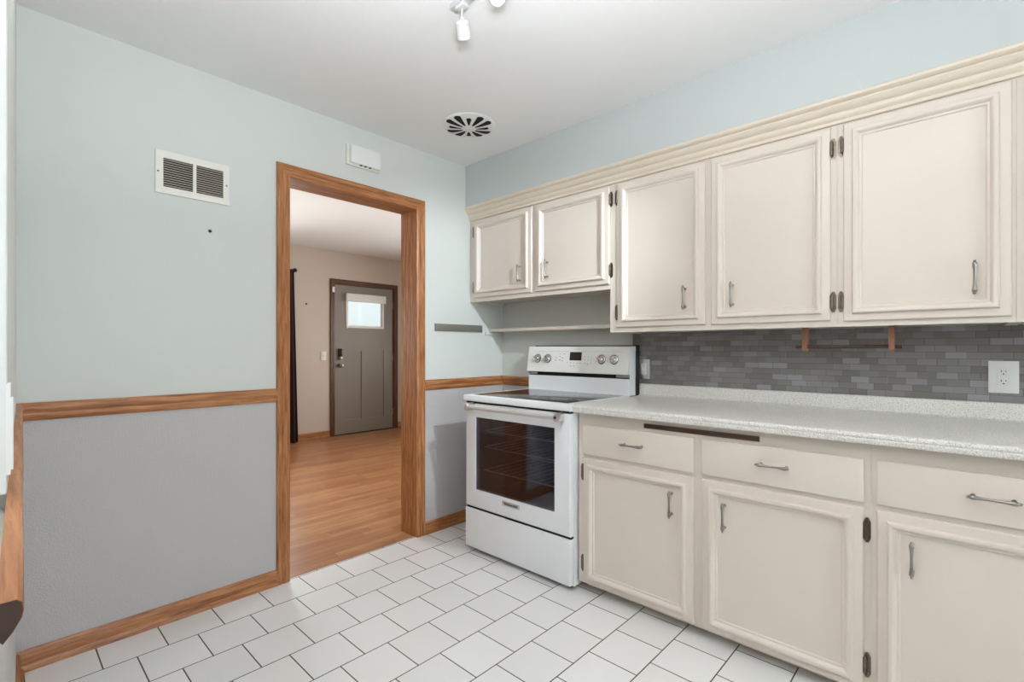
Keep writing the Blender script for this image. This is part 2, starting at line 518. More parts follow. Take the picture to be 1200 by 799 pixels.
# ------------------------------------------------------------------ oak trim
# profiles as (projection from wall, height)
RAIL = [(0, 0), (.006, 0), (.008, .005), (.012, .010), (.014, .018), (.013, .028), (.016, .034), (.020, .040), (.021, .052), (.018, .060), (.014, .0635), (.012, .067), (0, .067)]
BASE = [(0, 0), (.020, 0), (.020, .008), (.017, .016), (.0125, .021), (.011, .023), (.011, .066), (.008, .072), (.004, .0755), (0, .0755)]
CAS = [(0, 0), (.012, 0), (.016, .006), (.018, .016), (.018, .030), (.0155, .034), (.0155, .040), (.018, .046), (.018, .058), (.013, .064), (0, .064)]
RZ = 0.918
def back_run(name, prof, x0, x1, z0, mat):
    return MB().prism(prof, lambda a, b: (x0, YW - a, z0 + b), lambda a, b: (x1, YW - a, z0 + b)).build(name, mat)
struct(back_run('trim_1', RAIL, 0.070, 0.989, RZ, M['oakx']), 'oak chair rail left of the doorway', 'chair rail')
struct(back_run('trim_2', RAIL, 1.893, XW - .0005, RZ, M['oakx']), 'short oak chair rail between doorway and corner', 'chair rail')
struct(back_run('baseboard_back', BASE, 0.070, 0.989, 0, M['oakx']), 'oak baseboard left of the doorway', 'baseboard')
struct(back_run('baseboard_corner', BASE, 1.893, XW - .0005, 0, M['oakx']), 'oak baseboard between doorway and range', 'baseboard')
struct(MB().prism(RAIL, lambda a, b: (XW - a, 1.462, RZ + b), lambda a, b: (XW - a, YW - .021, RZ + b)).build('trim_3', M['oaky']), 'oak chair rail behind the range', 'chair rail')
# left wall: rail that runs on as the window stool, and a baseboard
STOOL = [(0, .040), (.004, .034), (.010, .042), (.0150, .052), (.0160, .058), (.0150, .064), (.012, .067), (0, .067)]
lr = MB().prism(STOOL, lambda a, b: wl(0.555, a, RZ + b), lambda a, b: wl(LY1 + .16, a, RZ + b))
o = struct(lr.build('trim_4', M['oaky']), 'oak window stool at the left edge', 'sill')
struct(MB().prism([(a * .8, b) for a, b in RAIL], lambda a, b: wl(LY1 + .162, a, RZ + b), lambda a, b: wl(YW - .0215, a, RZ + b)).build('trim_5', M['oaky']), 'oak chair rail along the left wall', 'chair rail')
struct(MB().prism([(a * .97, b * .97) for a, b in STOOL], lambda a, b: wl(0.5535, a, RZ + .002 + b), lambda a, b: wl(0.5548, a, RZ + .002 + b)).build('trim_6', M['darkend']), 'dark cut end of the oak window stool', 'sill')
f = MB(); wlbox(f, -0.2, 0.40, 0.0005, 0.0062, 0.70, 0.984); struct(f.build('trim_7', M['oakz']), 'oak board under the window at the left edge', 'trim')
struct(MB().prism(BASE, lambda a, b: wl(YN + .02, a, b), lambda a, b: wl(YW - .0205, a, b)).build('baseboard_left', M['oaky']), 'oak baseboard along the left wall', 'baseboard')

# door casing: jambs + mitred casings
dc = sthing('door_casing', 'oak casing and jambs of the doorway to the next room', 'door casing', (1.44, YW, 0))
f = MB(); f.box(DX0 - .012, DX0, YW - .003, YT + .003, 0.0005, DZ).build('jamb', M['oakz'], dc)
f = MB(); f.box(DX1, DX1 + .012, YW - .003, YT + .003, 0.0005, DZ).build('jamb', M['oakz'], dc)
f = MB(); f.box(DX0 - .012, DX1 + .012, YW - .003, YT + .003, DZ, DZ + .012).build('head_jamb', M['oakx'], dc)
def casing(parent, x0, x1, zt, yf, sgn, name='casing', z0=0.0005, mats=None):
    # x0,x1,zt: inner edges ; profile b goes outwards
    mz, mx = mats or (M['oakz'], M['oakx'])
    MB().prism(CAS, lambda a, b: (x0 - b, yf - sgn * a, z0), lambda a, b: (x0 - b, yf - sgn * a, zt + b)).build(name, mz, parent)
    MB().prism(CAS, lambda a, b: (x1 + b, yf - sgn * a, z0), lambda a, b: (x1 + b, yf - sgn * a, zt + b)).build(name, mz, parent)
    MB().prism(CAS, lambda a, b: (x0 - b, yf - sgn * a, zt + b), lambda a, b: (x1 + b, yf - sgn * a, zt + b)).build('head_casing', mx, parent)
casing(dc, DX0 - .001, DX1 + .001, DZ + .001, YW, 1)
casing(dc, DX0 - .001, DX1 + .001, DZ + .001, YT, -1)

# ------------------------------------------------------------------ living room
FD0, FD1, FDZ = 3.205, 4.118, 2.059
wv = MB()
wv.box(2.45, FD0 - .012, YF, YF + .12, 0, ZL); wv.box(FD1 + .012, 5.2, YF, YF + .12, 0, ZL); wv.box(FD0 - .012, FD1 + .012, YF, YF + .12, FDZ + .012, ZL)
wv.box(-0.9, 0.75, YF, YF + .12, 0, ZL); wv.box(0.75, 2.45, YF, YF + .12, 0, 0.75); wv.box(0.75, 2.45, YF, YF + .12, 2.10, ZL)
struct(wv.build('wall_living_far', M['livingwall'], smooth=False), 'beige far wall with the grey entry door', 'wall')
struct(MB().box(-1.0, -0.9, YT, YF, 0, ZL).build('wall_living_left', M['livingwall'], smooth=False), 'beige left wall of the far room', 'wall')
wq = MB(); wq.box(5.2, 5.3, YT, 3.4, 0, ZL); wq.box(5.2, 5.3, 5.4, YF, 0, ZL); wq.box(5.2, 5.3, 3.4, 5.4, 0, .6); wq.box(5.2, 5.3, 3.4, 5.4, 2.15, ZL)
struct(wq.build('wall_living_right', M['livingwall'], smooth=False), 'beige right wall of the far room', 'wall')
w = sthing('added_window_5', 'unseen window added on the right wall to light the far room', 'window', (5.25, 4.4, .6))  # added opening, there to bring light onto the far wall
f = MB(); f.box(5.185, 5.3, 3.4, 3.46, .6, 2.15); f.box(5.185, 5.3, 5.34, 5.4, .6, 2.15); f.box(5.185, 5.3, 3.46, 5.34, .6, .66); f.box(5.185, 5.3, 3.46, 5.34, 2.09, 2.15); f.box(5.2, 5.28, 4.37, 4.43, .66, 2.09)
f.build('window_frame', M['whitepaint'], w)
f = MB(); f.box(5.25, 5.255, 3.46, 5.34, .66, 2.09); f.build('pane', M['pane'], w, smooth=False)
w = sthing('window_3', 'window of the far room beside the curtain', 'window', (1.6, YF, 0.75))
f = MB(); f.box(.75, .81, YF - .012, YF + .1, .75, 2.1); f.box(2.39, 2.45, YF - .012, YF + .1, .75, 2.1); f.box(.81, 2.39, YF - .012, YF + .1, .75, .81); f.box(.81, 2.39, YF - .012, YF + .1, 2.04, 2.1); f.box(1.57, 1.63, YF, YF + .09, .81, 2.04)
f.build('window_frame', M['whitepaint'], w)
f = MB(); f.box(.81, 2.39, YF + .05, YF + .055, .81, 2.04); f.build('pane', M['pane'], w, smooth=False)
def far_base(x0, x1, nm, lab):
    struct(MB().prism(BASE, lambda a, b: (x0, YF - a, b * 1.15), lambda a, b: (x1, YF - a, b * 1.15)).build(nm, M['oakx']), lab, 'baseboard')
far_base(-.9, FD0 - .079, 'baseboard_living', 'oak baseboard left of the grey entry door')
far_base(FD1 + .079, 5.2, 'baseboard_entry', 'oak baseboard right of the grey entry door')
# entry door
dr = sthing('door_1', 'grey panelled entry door with small window in the far room', 'door', ((FD0 + FD1) / 2, YF, 0))
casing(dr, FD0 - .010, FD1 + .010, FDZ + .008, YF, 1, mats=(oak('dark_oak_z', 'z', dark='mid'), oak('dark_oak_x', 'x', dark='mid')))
f = MB()
f.box(FD0 - .011, FD0 - .002, YF, YF + .1, .0, FDZ); f.box(FD1 + .002, FD1 + .011, YF, YF + .1, 0, FDZ); f.box(FD0 - .011, FD1 + .011, YF, YF + .1, FDZ + .003, FDZ + .011)
f.build('door_frame', M['darkoak'], dr)
# slab with a real opening and two recessed panels
yd = YF + 0.012
WX = (3.392, 3.938, 1.500, 1.905)
PAN = [(3.435, 3.625), (3.70, 3.89)]
PAN = [(FD0 + .155, FD0 + .405), (FD0 + .510, FD0 + .760)]
PZ = (0.20, 1.150)
f = MB()
f.box(FD0, FD1, yd + .012, yd + .042, .012, WX[2]); f.box(FD0, FD1, yd + .012, yd + .042, WX[3], FDZ)
f.box(FD0, WX[0], yd + .012, yd + .042, WX[2], WX[3]); f.box(WX[1], FD1, yd + .012, yd + .042, WX[2], WX[3])
# raised stiles and rails
f.box(FD0, PAN[0][0], yd, yd + .013, .012, FDZ - .0); f.box(PAN[1][1], FD1, yd, yd + .013, .012, FDZ)
f.box(PAN[0][0], PAN[1][1], yd, yd + .013, .012, PZ[0]); f.box(PAN[0][1], PAN[1][0], yd, yd + .013, PZ[0], PZ[1])
f.box(PAN[0][0], PAN[1][1], yd, yd + .013, PZ[1], WX[2] - .0); f.box(PAN[0][0], PAN[1][1], yd, yd + .013, WX[3], FDZ)
f.box(PAN[0][0], WX[0], yd, yd + .013, WX[2], WX[3]); f.box(WX[1], PAN[1][1], yd, yd + .013, WX[2], WX[3]) if WX[1] < PAN[1][1] else None
slab = f.build('door_slab', M['doorgrey'], dr, smooth=False)
f = MB()
a, b, c, d = WX
f.box(a - .026, a + .008, yd - .012, yd + .02, c - .03, d + .03, .004); f.box(b - .008, b + .026, yd - .012, yd + .02, c - .03, d + .03, .004)
f.box(a + .008, b - .008, yd - .012, yd + .02, c - .028, c + .008, .004); f.box(a + .008, b - .008, yd - .012, yd + .02, d - .008, d + .03, .004)
f.build('window_trim', M['white'], dr)
f = MB(); f.box(a, b, yd + .022, yd + .027, c, d); f.build('window_pane', M['pane'], dr, smooth=False)
f = MB(); f.box(a - .035, b + .04, yd - .045, yd - .013, d - .065, d + .045, .006)
for i in range(3): f.box(a - .03, b + .035, yd - .047, yd - .044, d - .055 + i * .028, d - .037 + i * .028)
f.build('roman_shade', M['shade'], dr)
f = MB(); f.box(FD0 + .045, FD0 + .105, yd - .022, yd, 1.075, 1.185, .006)
lk = f.build('deadbolt_keypad', M['lockblack'], dr)
f = MB(); f.lathe((FD0 + .075, yd - .03, 1.055), (0, 1, 0), [(0, .014), (.004, .024), (.03, .027)]); f.build('deadbolt_turn', M['nickel'], lk)
f = MB(); f.lathe((FD0 + .075, yd - .06, .955), (0, 1, 0), [(0, .018), (.006, .028), (.02, .030), (.032, .022), (.036, .012), (.05, .012), (.052, .032), (.06, .034)]); f.build('door_knob', M['nickel'], dr)
f = MB(); f.box(FD0, FD1, YF - .012, YF + .1, .0005, .012); f.build('threshold', M['nail'], dr)
f = MB()
for zz in (.25, 1.05, 1.82): f.tube((FD1 + .002, yd - .006, zz - .045), (FD1 + .002, yd - .006, zz + .045), .006)
f.build('hinge', M['nickel'], dr)
f = MB(); f.box(FD0 - .055, FD0 - .02, YF - .034, YF - .018, 1.945, 2.02, .004)
tag(f.build('door_sensor', M['white']), 'small white door sensor at the top of the entry door casing', 'sensor')
# wall switch by the entry door
t = thing('light_switch', 'white light switch plate left of the grey entry door', 'light switch', (3.04, YF - .004, 1.03))
f = MB(); f.box(3.003, 3.076, YF - .006, YF, 1.03, 1.145, .002); f.build('plate', M['white'], t)
f = MB(); f.box(3.034, 3.045, YF - .016, YF - .006, 1.08, 1.1, .002); f.build('toggle', M['ivory'], t)
tag(MB().lathe((2.81, YF, 1.765), (0, -1, 0), [(0, .012), (.006, .012), (.010, .005)], n=10).build('wall_hook', M['nail']), 'tiny dark hook on the beige wall left of the entry door', 'hook')
# curtain with pleats
t = thing('curtain', 'dark brown curtain hanging at the left of the doorway view', 'curtain', (2.45, 6.16, 0.0))
f = MB()
n = 44; top, bot = [], []
for i in range(n + 1):
    u = i / n
    amp = .035
    xx0 = 2.30 + u * (2.600 - 2.30); xx1 = 2.24 + u * (2.652 - 2.24)
    yy = 6.155 + amp * math.sin(u * 5.5 * 2 * math.pi)
    bot.append((xx1, yy, .012)); top.append((xx0, 6.155 + .6 * (yy - 6.155), 2.155))
rows = [top] + [[tuple(tp[k] + (bt[k] - tp[k]) * s for k in range(3)) for tp, bt in zip(top, bot)] for s in (.25, .5, .75)] + [bot]
vv = [[f.bm.verts.new(p) for p in r] for r in rows]
for A, B in zip(vv, vv[1:]):
    for i in range(n): f.bm.faces.new((A[i], A[i + 1], B[i + 1], B[i]))
cu = f.build('fabric', M['curtain'], t)
so = cu.modifiers.new('thick', 'SOLIDIFY'); so.thickness = .004
f = MB(); f.tube((0.6, 6.155, 2.165), (2.60, 6.155, 2.165), .011); f.sphere((2.612, 6.155, 2.165), .026)
f.box(.9, .92, 6.155, YF, 2.155, 2.175); f.box(2.40, 2.42, 6.155, YF, 2.155, 2.175)
f.build('curtain_rod', M['nail'], t)

# ------------------------------------------------------------------ cabinet parts
def panel_door(parent, y0, y1, z0, z1, xf, name='door'):
    """framed door with applied moulding. y0<y1, face frame at xf, room towards -x"""
    rings = [(0, 0), (0, .008), (.0035, .0125), (.028, .013), (.0288, .016), (.0300, .0225), (.0325, .0265), (.0365, .0275), (.0415, .0260), (.0470, .0205), (.0510, .0150), (.0522, .0118), (.0585, .0112), (.0600, .0088), (.0615, .0060)]
    f = MB(); vr = []
    for i, h in rings:
        vr.append([f.bm.verts.new(p) for p in ((xf - h, y0 + i, z0 + i), (xf - h, y1 - i, z0 + i), (xf - h, y1 - i, z1 - i), (xf - h, y0 + i, z1 - i))])
    for A, B in zip(vr, vr[1:]):
        for k in range(4): f.bm.faces.new((A[k], A[(k + 1) % 4], B[(k + 1) % 4], B[k]))
    f.bm.faces.new(vr[-1]); f.bm.faces.new(list(reversed(vr[0])))
    return f.build(name, M['creamdoor'], parent)
def drawer_front(parent, y0, y1, z0, z1, xf):
    f = MB(); f.box(xf - .0125, xf, y0, y1, z0, z1, .0035, 3)
    return f.build('drawer', M['creamdoor'], parent)
BAR = [(0, .0012), (.0015, .0034), (.004, .0042), (.006, .0034), (.0075, .0044), (.011, .0066), (.016, .0070), (.024, .0058), (.036, .0046), (.058, .0040), (.080, .0046), (.092, .0058), (.100, .0070), (.105, .0066), (.1085, .0044), (.110, .0034), (.112, .0042), (.1145, .0034), (.116, .0012)]
def pull(parent, y, z, xs, vertical):
    """cabinet pull on a surface at xs, centred on (y,z)"""
    f = MB(); xb = xs - .027; h = .058
    if vertical:
        f.lathe((xb, y, z - h), (0, 0, 1), BAR, 14)
        for s in (-1, 1): f.lathe((xs, y, z + s * .043), (-1, 0, 0), [(0, .0062), (.003, .0055), (.005, .0036), (.027, .0036)], 12)
    else:
        f.lathe((xb, y - h, z), (0, 1, 0), BAR, 14)
        for s in (-1, 1): f.lathe((xs, y + s * .043, z), (-1, 0, 0), [(0, .0062), (.003, .0055), (.005, .0036), (.027, .0036)], 12)
    return f.build('handle', M['nickel'], parent)
def hinge(parent, ye, s, z, xf):
    """decorative hinge at a door edge ye; s=+1 if the frame leaf lies towards +y"""
    f = MB(); h = .041
    # frame leaf: long hexagonal plate
    prof = [(.000, -h * .72), (.005, -h), (.012, -h), (.0185, -h * .66), (.0185, h * .66), (.012, h), (.005, h), (.000, h * .72)]
    f.prism(prof, lambda a, b: (xf - .0002, ye + s * a, z + b), lambda a, b: (xf - .0030, ye + s * a, z + b))
    f.lathe((xf - .0085, ye + s * .0040, z - .033), (0, 0, 1), [(0, .001), (.002, .0036), (.005, .0026), (.007, .0058), (.022, .0058), (.0225, .0048), (.0235, .0048), (.024, .0058), (.042, .0058), (.0425, .0048), (.0435, .0048), (.044, .0058), (.059, .0058), (.061, .0026), (.064, .0036), (.066, .001)], 14)
    f.lathe((xf - .0032, ye + s * .0115, z + .022), (-1, 0, 0), [(0, .0032), (.0012, .0026)], 8)
    f.lathe((xf - .0032, ye + s * .0115, z - .022), (-1, 0, 0), [(0, .0032), (.0012, .0026)], 8)
    return f.build('hinge', M['hinge'], parent)

# ------------------------------------------------------------------ wall cabinets
XU = 2.293
def face_frame(parent, y0, y1, z0, z1, xf, stiles, rails, name='face_frame', th=.019):
    f = MB()
    for (a, b) in stiles: f.box(xf, xf + th, a, b, z0, z1)
    for (c, d) in rails:
        s = sorted(stiles)
        for (p, q) in zip(s, s[1:]): f.box(xf, xf + th, p[1], q[0], c, d)
    return f.build(name, M['cream'], parent, smooth=False)
def carcass(parent, y0, y1, z0, z1, x0, x1, bottom_up=0.014):
    f = MB(); t_ = .016
    f.box(x0, x1, y0 + .0005, y0 + t_, z0, z1); f.box(x0, x1, y1 - t_, y1 - .0005, z0, z1)
    f.box(x0, x1, y0 + t_, y1 - t_, z0 + bottom_up, z0 + bottom_up + t_); f.box(x0, x1, y0 + t_, y1 - t_, z1 - t_, z1)
    f.box(x1 - .008, x1, y0 + t_, y1 - t_, z0 + bottom_up + t_, z1 - t_)
    return f.build('carcass', M['cream'], parent, smooth=False)
ZT = 2.150
XB = XW - .001
# over the range
c = thing('wall_cabinet', 'short cream two-door wall cabinet above the range', 'cabinet', (2.45, 1.98, 1.506))
face_frame(c, 1.4175, YW, 1.506, ZT, XU, [(1.4175, 1.428), (1.925, 1.984), (2.484, YW - .0005)], [(1.506, 1.545), (2.05, ZT)])
carcass(c, 1.4175, YW, 1.506, ZT, XU + .019, XB)
d = panel_door(c, 1.969, 2.496, 1.533, 2.063, XU); pull(d, 2.069, 1.660, XU - .006, True); hinge(d, 2.496, 1, 1.990, XU); hinge(d, 2.496, 1, 1.608, XU)
d = panel_door(c, 1.4145 + .004, 1.940, 1.533, 2.063, XU); pull(d, 1.846, 1.660, XU - .006, True)
hinge(d, 1.4185, -1, 1.990, XU); hinge(d, 1.4185, -1, 1.608, XU)
# tall pair
c = thing('wall_cabinet', 'tall cream two-door wall cabinet right of the range', 'cabinet', (2.45, .90, 1.272))
face_frame(c, .3825, 1.4170, 1.272, ZT, XU, [(.3825, .41), (.865, .910), (1.36, 1.4170)], [(1.272, 1.31), (2.05, ZT)])
carcass(c, .3825, 1.4170, 1.272, ZT, XU + .019, XB)
d = panel_door(c, .901, 1.368, 1.298, 2.063, XU); pull(d, .999, 1.430, XU - .006, True); hinge(d, 1.368, 1, 1.990, XU); hinge(d, 1.368, 1, 1.378, XU)
d = panel_door(c, .4035, .874, 1.296, 2.063, XU); pull(d, .779, 1.428, XU - .006, True); hinge(d, .4035, -1, 1.978, XU); hinge(d, .4035, -1, 1.370, XU)
# single door near the right edge
c = thing('wall_cabinet', 'tall cream single-door wall cabinet nearest the right edge', 'cabinet', (2.45, .13, 1.272))
face_frame(c, -.112, .3820, 1.272, ZT, XU, [(-.112, -.06), (.33, .3820)], [(1.272, 1.31), (2.05, ZT)])
carcass(c, -.112, .3820, 1.272, ZT, XU + .019, XB)
d = panel_door(c, -.102, .3605, 1.292, 2.063, XU); pull(d, -.013, 1.426, XU - .006, True); hinge(d, .3605, 1, 1.980, XU); hinge(d, .3605, 1, 1.370, XU)
c = thing('wall_cabinet', 'cream wall cabinet stile cut off by the right picture edge', 'cabinet', (2.45, -.35, 1.272))
face_frame(c, -.62, -.1125, 1.272, ZT, XU - .001, [(-.62, -.57), (-.17, -.1125)], [(1.272, 1.31), (2.05, ZT)])
carcass(c, -.62, -.1125, 1.272, ZT, XU + .019, XB)
d = panel_door(c, -.60, -.142, 1.292, 2.063, XU - .001)
# crown moulding
CR = [(XU - .0005, 2.070), (XU - .009, 2.070), (XU - .011, 2.073), (XU - .011, 2.081), (XU - .008, 2.084), (XU - .013, 2.088), (XU - .020, 2.094), (XU - .023, 2.102), (XU - .022, 2.108), (XU - .018, 2.111), (XU - .026, 2.115), (XU - .036, 2.123), (XU - .041, 2.132), (XU - .040, 2.137), (XU - .036, 2.140), (XU - .047, 2.143), (XU - .053, 2.149), (XU - .054, 2.156), (XU - .051, 2.161), (XU - .047, 2.161), (XU - .047, 2.153), (XU - .0005, 2.153)]
struct(MB().prism(CR, lambda a, b: (a, -.62, b), lambda a, b: (a, YW - .0005, b)).build('trim_crown', M['crown']), 'cream crown moulding along the top of the wall cabinets', 'crown moulding')

# shelf under the short cabinet
t = thing('wall_shelf', 'thin cream shelf under the short wall cabinet above the range', 'shelf', (2.54, 1.98, 1.28))
f = MB(); f.box(2.468, XB, 1.418, YW - .0005, 1.305, 1.327, .004); f.build('board', M['cream'], t)
f = MB(); f.box(2.43, XB, YW - .018, YW - .0005, 1.282, 1.3045, .002); f.build('cleat', M['bluetrim'], t, label='pale blue wall cleat')
# ------------------------------------------------------------------ base cabinets
XF = 1.985
ZB0, ZB1 = .045, .8755
def base_unit(label, y0, y1, stiles, fr):
    c = thing('base_cabinet', label, 'cabinet', (2.28, (y0 + y1) / 2, 0))
    f = MB()
    s = sorted(stiles)
    for (a, b) in s: f.box(XF, XF + .019, a, b, ZB0, ZB1)
    for (p, q) in zip(s, s[1:]):
        f.box(XF, XF + .019, p[1], q[0], ZB0, .085); f.box(XF, XF + .019, p[1], q[0], .655, .690); f.box(XF, XF + .019, p[1], q[0], .805, ZB1)
    f.build('face_frame', M['cream'], c, smooth=False)
    f = MB(); t_ = .016; x0, x1 = XF + .019, XB
    f.box(x0, x1, y0 + .0005, y0 + t_, ZB0, ZB1); f.box(x0, x1, y1 - t_, y1 - .0005, ZB0, ZB1)
    f.box(x0, x1, y0 + t_, y1 - t_, ZB0, ZB0 + t_); f.box(x1 - .01, x1, y0 + t_, y1 - t_, ZB0 + t_, ZB1); f.box(x0, x1 - .01, y0 + t_, y1 - t_, .655, .67)
    f.build('carcass', M['cream'], c, smooth=False)
    f = MB(); f.box(XF + .07, XF + .086, y0 + .0005, y1 - .0005, .0005, ZB0); f.build('toe_kick', M['cream'], c, smooth=False)
    return c
c = base_unit('cream base cabinet directly right of the range', .8095, 1.4040, [(.8095, .835), (1.36, 1.4040)], 0)
dw = drawer_front(c, .827, 1.372, .674, .818, XF); pull(dw, 1.102, .751, XF - .0125, False)
d = panel_door(c, .828, 1.372, .052, .655, XF); pull(d, .923, .528, XF - .006, True); hinge(d, 1.372, 1, .584, XF); hinge(d, 1.372, 1, .140, XF)
c = base_unit('cream base cabinet in the middle of the counter run', .2365, .8090, [(.2365, .262), (.78, .8090)], 0)
dw = drawer_front(c, .255, .792, .676, .820, XF); pull(dw, .527, .7545, XF - .0125, False)
d = panel_door(c, .2555, .792, .052, .658, XF); pull(d, .704, .525, XF - .006, True); hinge(d, .2555, -1, .586, XF); hinge(d, .2555, -1, .140, XF)
c = base_unit('cream base cabinet at the right edge of the picture', -.40, .2360, [(-.40, -.345), (.21, .2360)], 0)
dw = drawer_front(c, -.355, .220, .678, .821, XF); pull(dw, -.050, .754, XF - .0125, False)
d = panel_door(c, -.355, .2205, .052, .659, XF); pull(d, .131, .529, XF - .006, True); hinge(d, -.355, -1, .586, XF); hinge(d, -.355, -1, .140, XF)
# pull-out board under the counter edge
tag(MB().box(XF - .006, XF - .0003, .577, 1.053, .8335, .8545, .002).build('cutting_board', M['darkoak']), 'dark wood edge of pull-out cutting board under the counter', 'cutting board')
# worktop
ct = thing('countertop', 'speckled off-white laminate countertop with low upstand', 'countertop', (2.27, .25, .876))
CT = [(1.947, .8765), (1.9335, .878), (1.931, .884), (1.931, .892), (1.934, .895), (1.9335, .897), (1.931, .9005), (1.932, .907), (1.937, .9118), (1.945, .9135), (2.560, .9135), (2.580, .916), (2.588, .922), (2.590, .93), (2.590, .975), (2.593, .981), (2.600, .982), (XB, .982), (XB, .8765)]
MB().prism(CT, lambda a, b: (a, -.415, b), lambda a, b: (a, 1.4045, b)).build('worktop', M['counter'], ct)
# backsplash
tag(MB().box(2.605, XB, -.415, 1.457, .9828, 1.2745, .0).build('backsplash', M['brick'], smooth=False), 'dark grey brick tile backsplash above the counter', 'backsplash')

# outlets
def receptacle(parent, yc, zc, xf):
    f = MB(); f.box(xf - .0075, xf - .0045, yc - .0165, yc + .0165, zc - .033, zc + .033, .0012); r = f.build('receptacle', M['white'], parent)
    f = MB()
    for s in (1, -1):
        z = zc + s * .018
        f.box(xf - .0079, xf - .0074, yc + .0055, yc + .0072, z - .000, z + .009); f.box(xf - .0079, xf - .0074, yc - .0072, yc - .0055, z + .001, z + .008)
        f.box(xf - .0079, xf - .0074, yc + .0040, yc + .0055, z + .0035, z + .0055)
        f.lathe((xf - .0074, yc, z - .006), (-1, 0, 0), [(0, .0026), (.0005, .0026)], 10)
    f.build('slots', M['nail'], r)
XT = 2.605
t = thing('wall_outlet', 'white outlet on the tile at the right edge above the counter', 'outlet', (2.6, -.093, 1.018))
f = MB(); f.box(XT - .005, XT, -.1345, -.0525, 1.018, 1.1385, .0015)
for z in (1.027, 1.130): f.lathe((XT - .005, -.0935, z), (-1, 0, 0), [(0, .0025), (.0008, .002)], 8)
f.build('cover_plate', M['white'], t); receptacle(t, -.0935, 1.078, XT)
t = thing('wall_outlet', 'grey metal-plated outlet on the tile immediately right of the range', 'outlet', (2.6, 1.382, 1.01))
f = MB(); f.box(XT - .005, XT, 1.346, 1.418, 1.010, 1.124, .0015)
for z in (1.018, 1.116): f.lathe((XT - .005, 1.382, z), (-1, 0, 0), [(0, .0025), (.0008, .002)], 8)
f.build('cover_plate', M['steel'], t); receptacle(t, 1.382, 1.067, XT)

# paper towel holder
t = thing('paper_towel_holder', 'empty wooden paper towel holder hanging under the wall cabinet', 'towel holder', (2.42, .37, 1.17))
for (a, b) in ((.511, .529), (.2125, .2305)):
    pr = [(2.400, 1.2862), (2.400, 1.185), (2.404, 1.177), (2.412, 1.172), (2.424, 1.171), (2.434, 1.175), (2.440, 1.183), (2.442, 1.195), (2.450, 1.2862)]
    MB().prism(pr, lambda x, z: (x, a, z), lambda x, z: (x, b, z)).build('bracket', M['shadeoak'], t)
f = MB(); f.lathe((2.421, .189, 1.193), (0, 1, 0), [(0, .006), (.002, .0075), (.366, .0075), (.368, .006)], 14); f.build('dowel', M['darkoak'], t)

# ------------------------------------------------------------------ range
RY0, RY1 = 1.4120, 2.1730
RF = 1.9215
g = thing('range', 'white freestanding electric range with glass cooktop', 'range', (2.24, 1.7925, 0))
f = MB()
bx0 = 1.955
f.box(bx0, 2.556, RY0, RY0 + .03, .022, .879); f.box(bx0, 2.556, RY1 - .03, RY1, .022, .879)
f.box(bx0, 2.5, RY0 + .03, RY1 - .03, .022, .30); f.box(bx0, 2.5, RY0 + .03, RY1 - .03, .845, .879); f.box(2.5, 2.556, RY0 + .03, RY1 - .03, .022, .879)
f.build('body', M['enamel'], g)
f = MB()   # cavity liner
y0, y1, z0, z1, x1 = RY0 + .085, RY1 - .085, .335, .80, 2.42
f.box(bx0 + .001, x1, RY0 + .031, y0, .301, .844); f.box(bx0 + .001, x1, y1, RY1 - .031, .301, .844)
f.box(bx0 + .001, x1, y0, y1, .301, z0); f.box(bx0 + .001, x1, y0, y1, z1, .844); f.box(x1, 2.499, RY0 + .031, RY1 - .031, .301, .844)
f.build('oven_cavity', M['cavity'], g)
for zr in (.705, .610, .475):
    f = MB()
    for k in range(11):
        yy = y0 + .02 + (y1 - y0 - .04) * k / 10
        f.tube((1.985, yy, zr), (2.40, yy, zr), .0013, n=6)
    f.tube((1.985, y0 + .006, zr), (1.985, y1 - .006, zr), .0034, n=8); f.tube((2.40, y0 + .006, zr), (2.40, y1 - .006, zr), .0032, n=8)
    f.tube((1.985, y0 + .006, zr), (2.40, y0 + .006, zr), .003, n=8); f.tube((1.985, y1 - .006, zr), (2.40, y1 - .006, zr), .003, n=8)
    f.build('oven_rack', M['rack'], g)
# door
dz0, dz1 = .268, .868
wy0, wy1, wz0, wz1 = 1.509, 2.084, .372, .790
f = MB()
prof = [(0, 0), (0, .026), (.003, .030), (.006, .0315)]
def ringframe(mb, oy0, oy1, oz0, oz1, iy0, iy1, iz0, iz1, xb, rings_o, inner):
    vr = []
    for i, h in rings_o:
        vr.append([mb.bm.verts.new(p) for p in ((xb - h, oy0 + i, oz0 + i), (xb - h, oy1 - i, oz0 + i), (xb - h, oy1 - i, oz1 - i), (xb - h, oy0 + i, oz1 - i))])
    for i, h in inner:
        vr.append([mb.bm.verts.new(p) for p in ((xb - h, iy0 + i, iz0 + i), (xb - h, iy1 - i, iz0 + i), (xb - h, iy1 - i, iz1 - i), (xb - h, iy0 + i, iz1 - i))])
    for A, B in zip(vr, vr[1:]):
        for k in range(4): mb.bm.faces.new((A[k], A[(k + 1) % 4], B[(k + 1) % 4], B[k]))
    A, B = vr[-1], vr[0]
    for k in range(4): mb.bm.faces.new((A[k], A[(k + 1) % 4], B[(k + 1) % 4], B[k]))
ringframe(f, RY0 + .001, RY1 - .003, dz0, dz1, wy0, wy1, wz0, wz1, RF + .0315, prof, [(-.002, .0315), (0, .030), (.0, 0)])
od = f.build('oven_door', M['enamel'], g)
f = MB(); f.box(RF + .0035, RF + .0065, wy0 - .0005, wy1 + .0005, wz0 - .0005, wz1 + .0005); f.build('door_glass', M['ovenglass'], od, smooth=False)
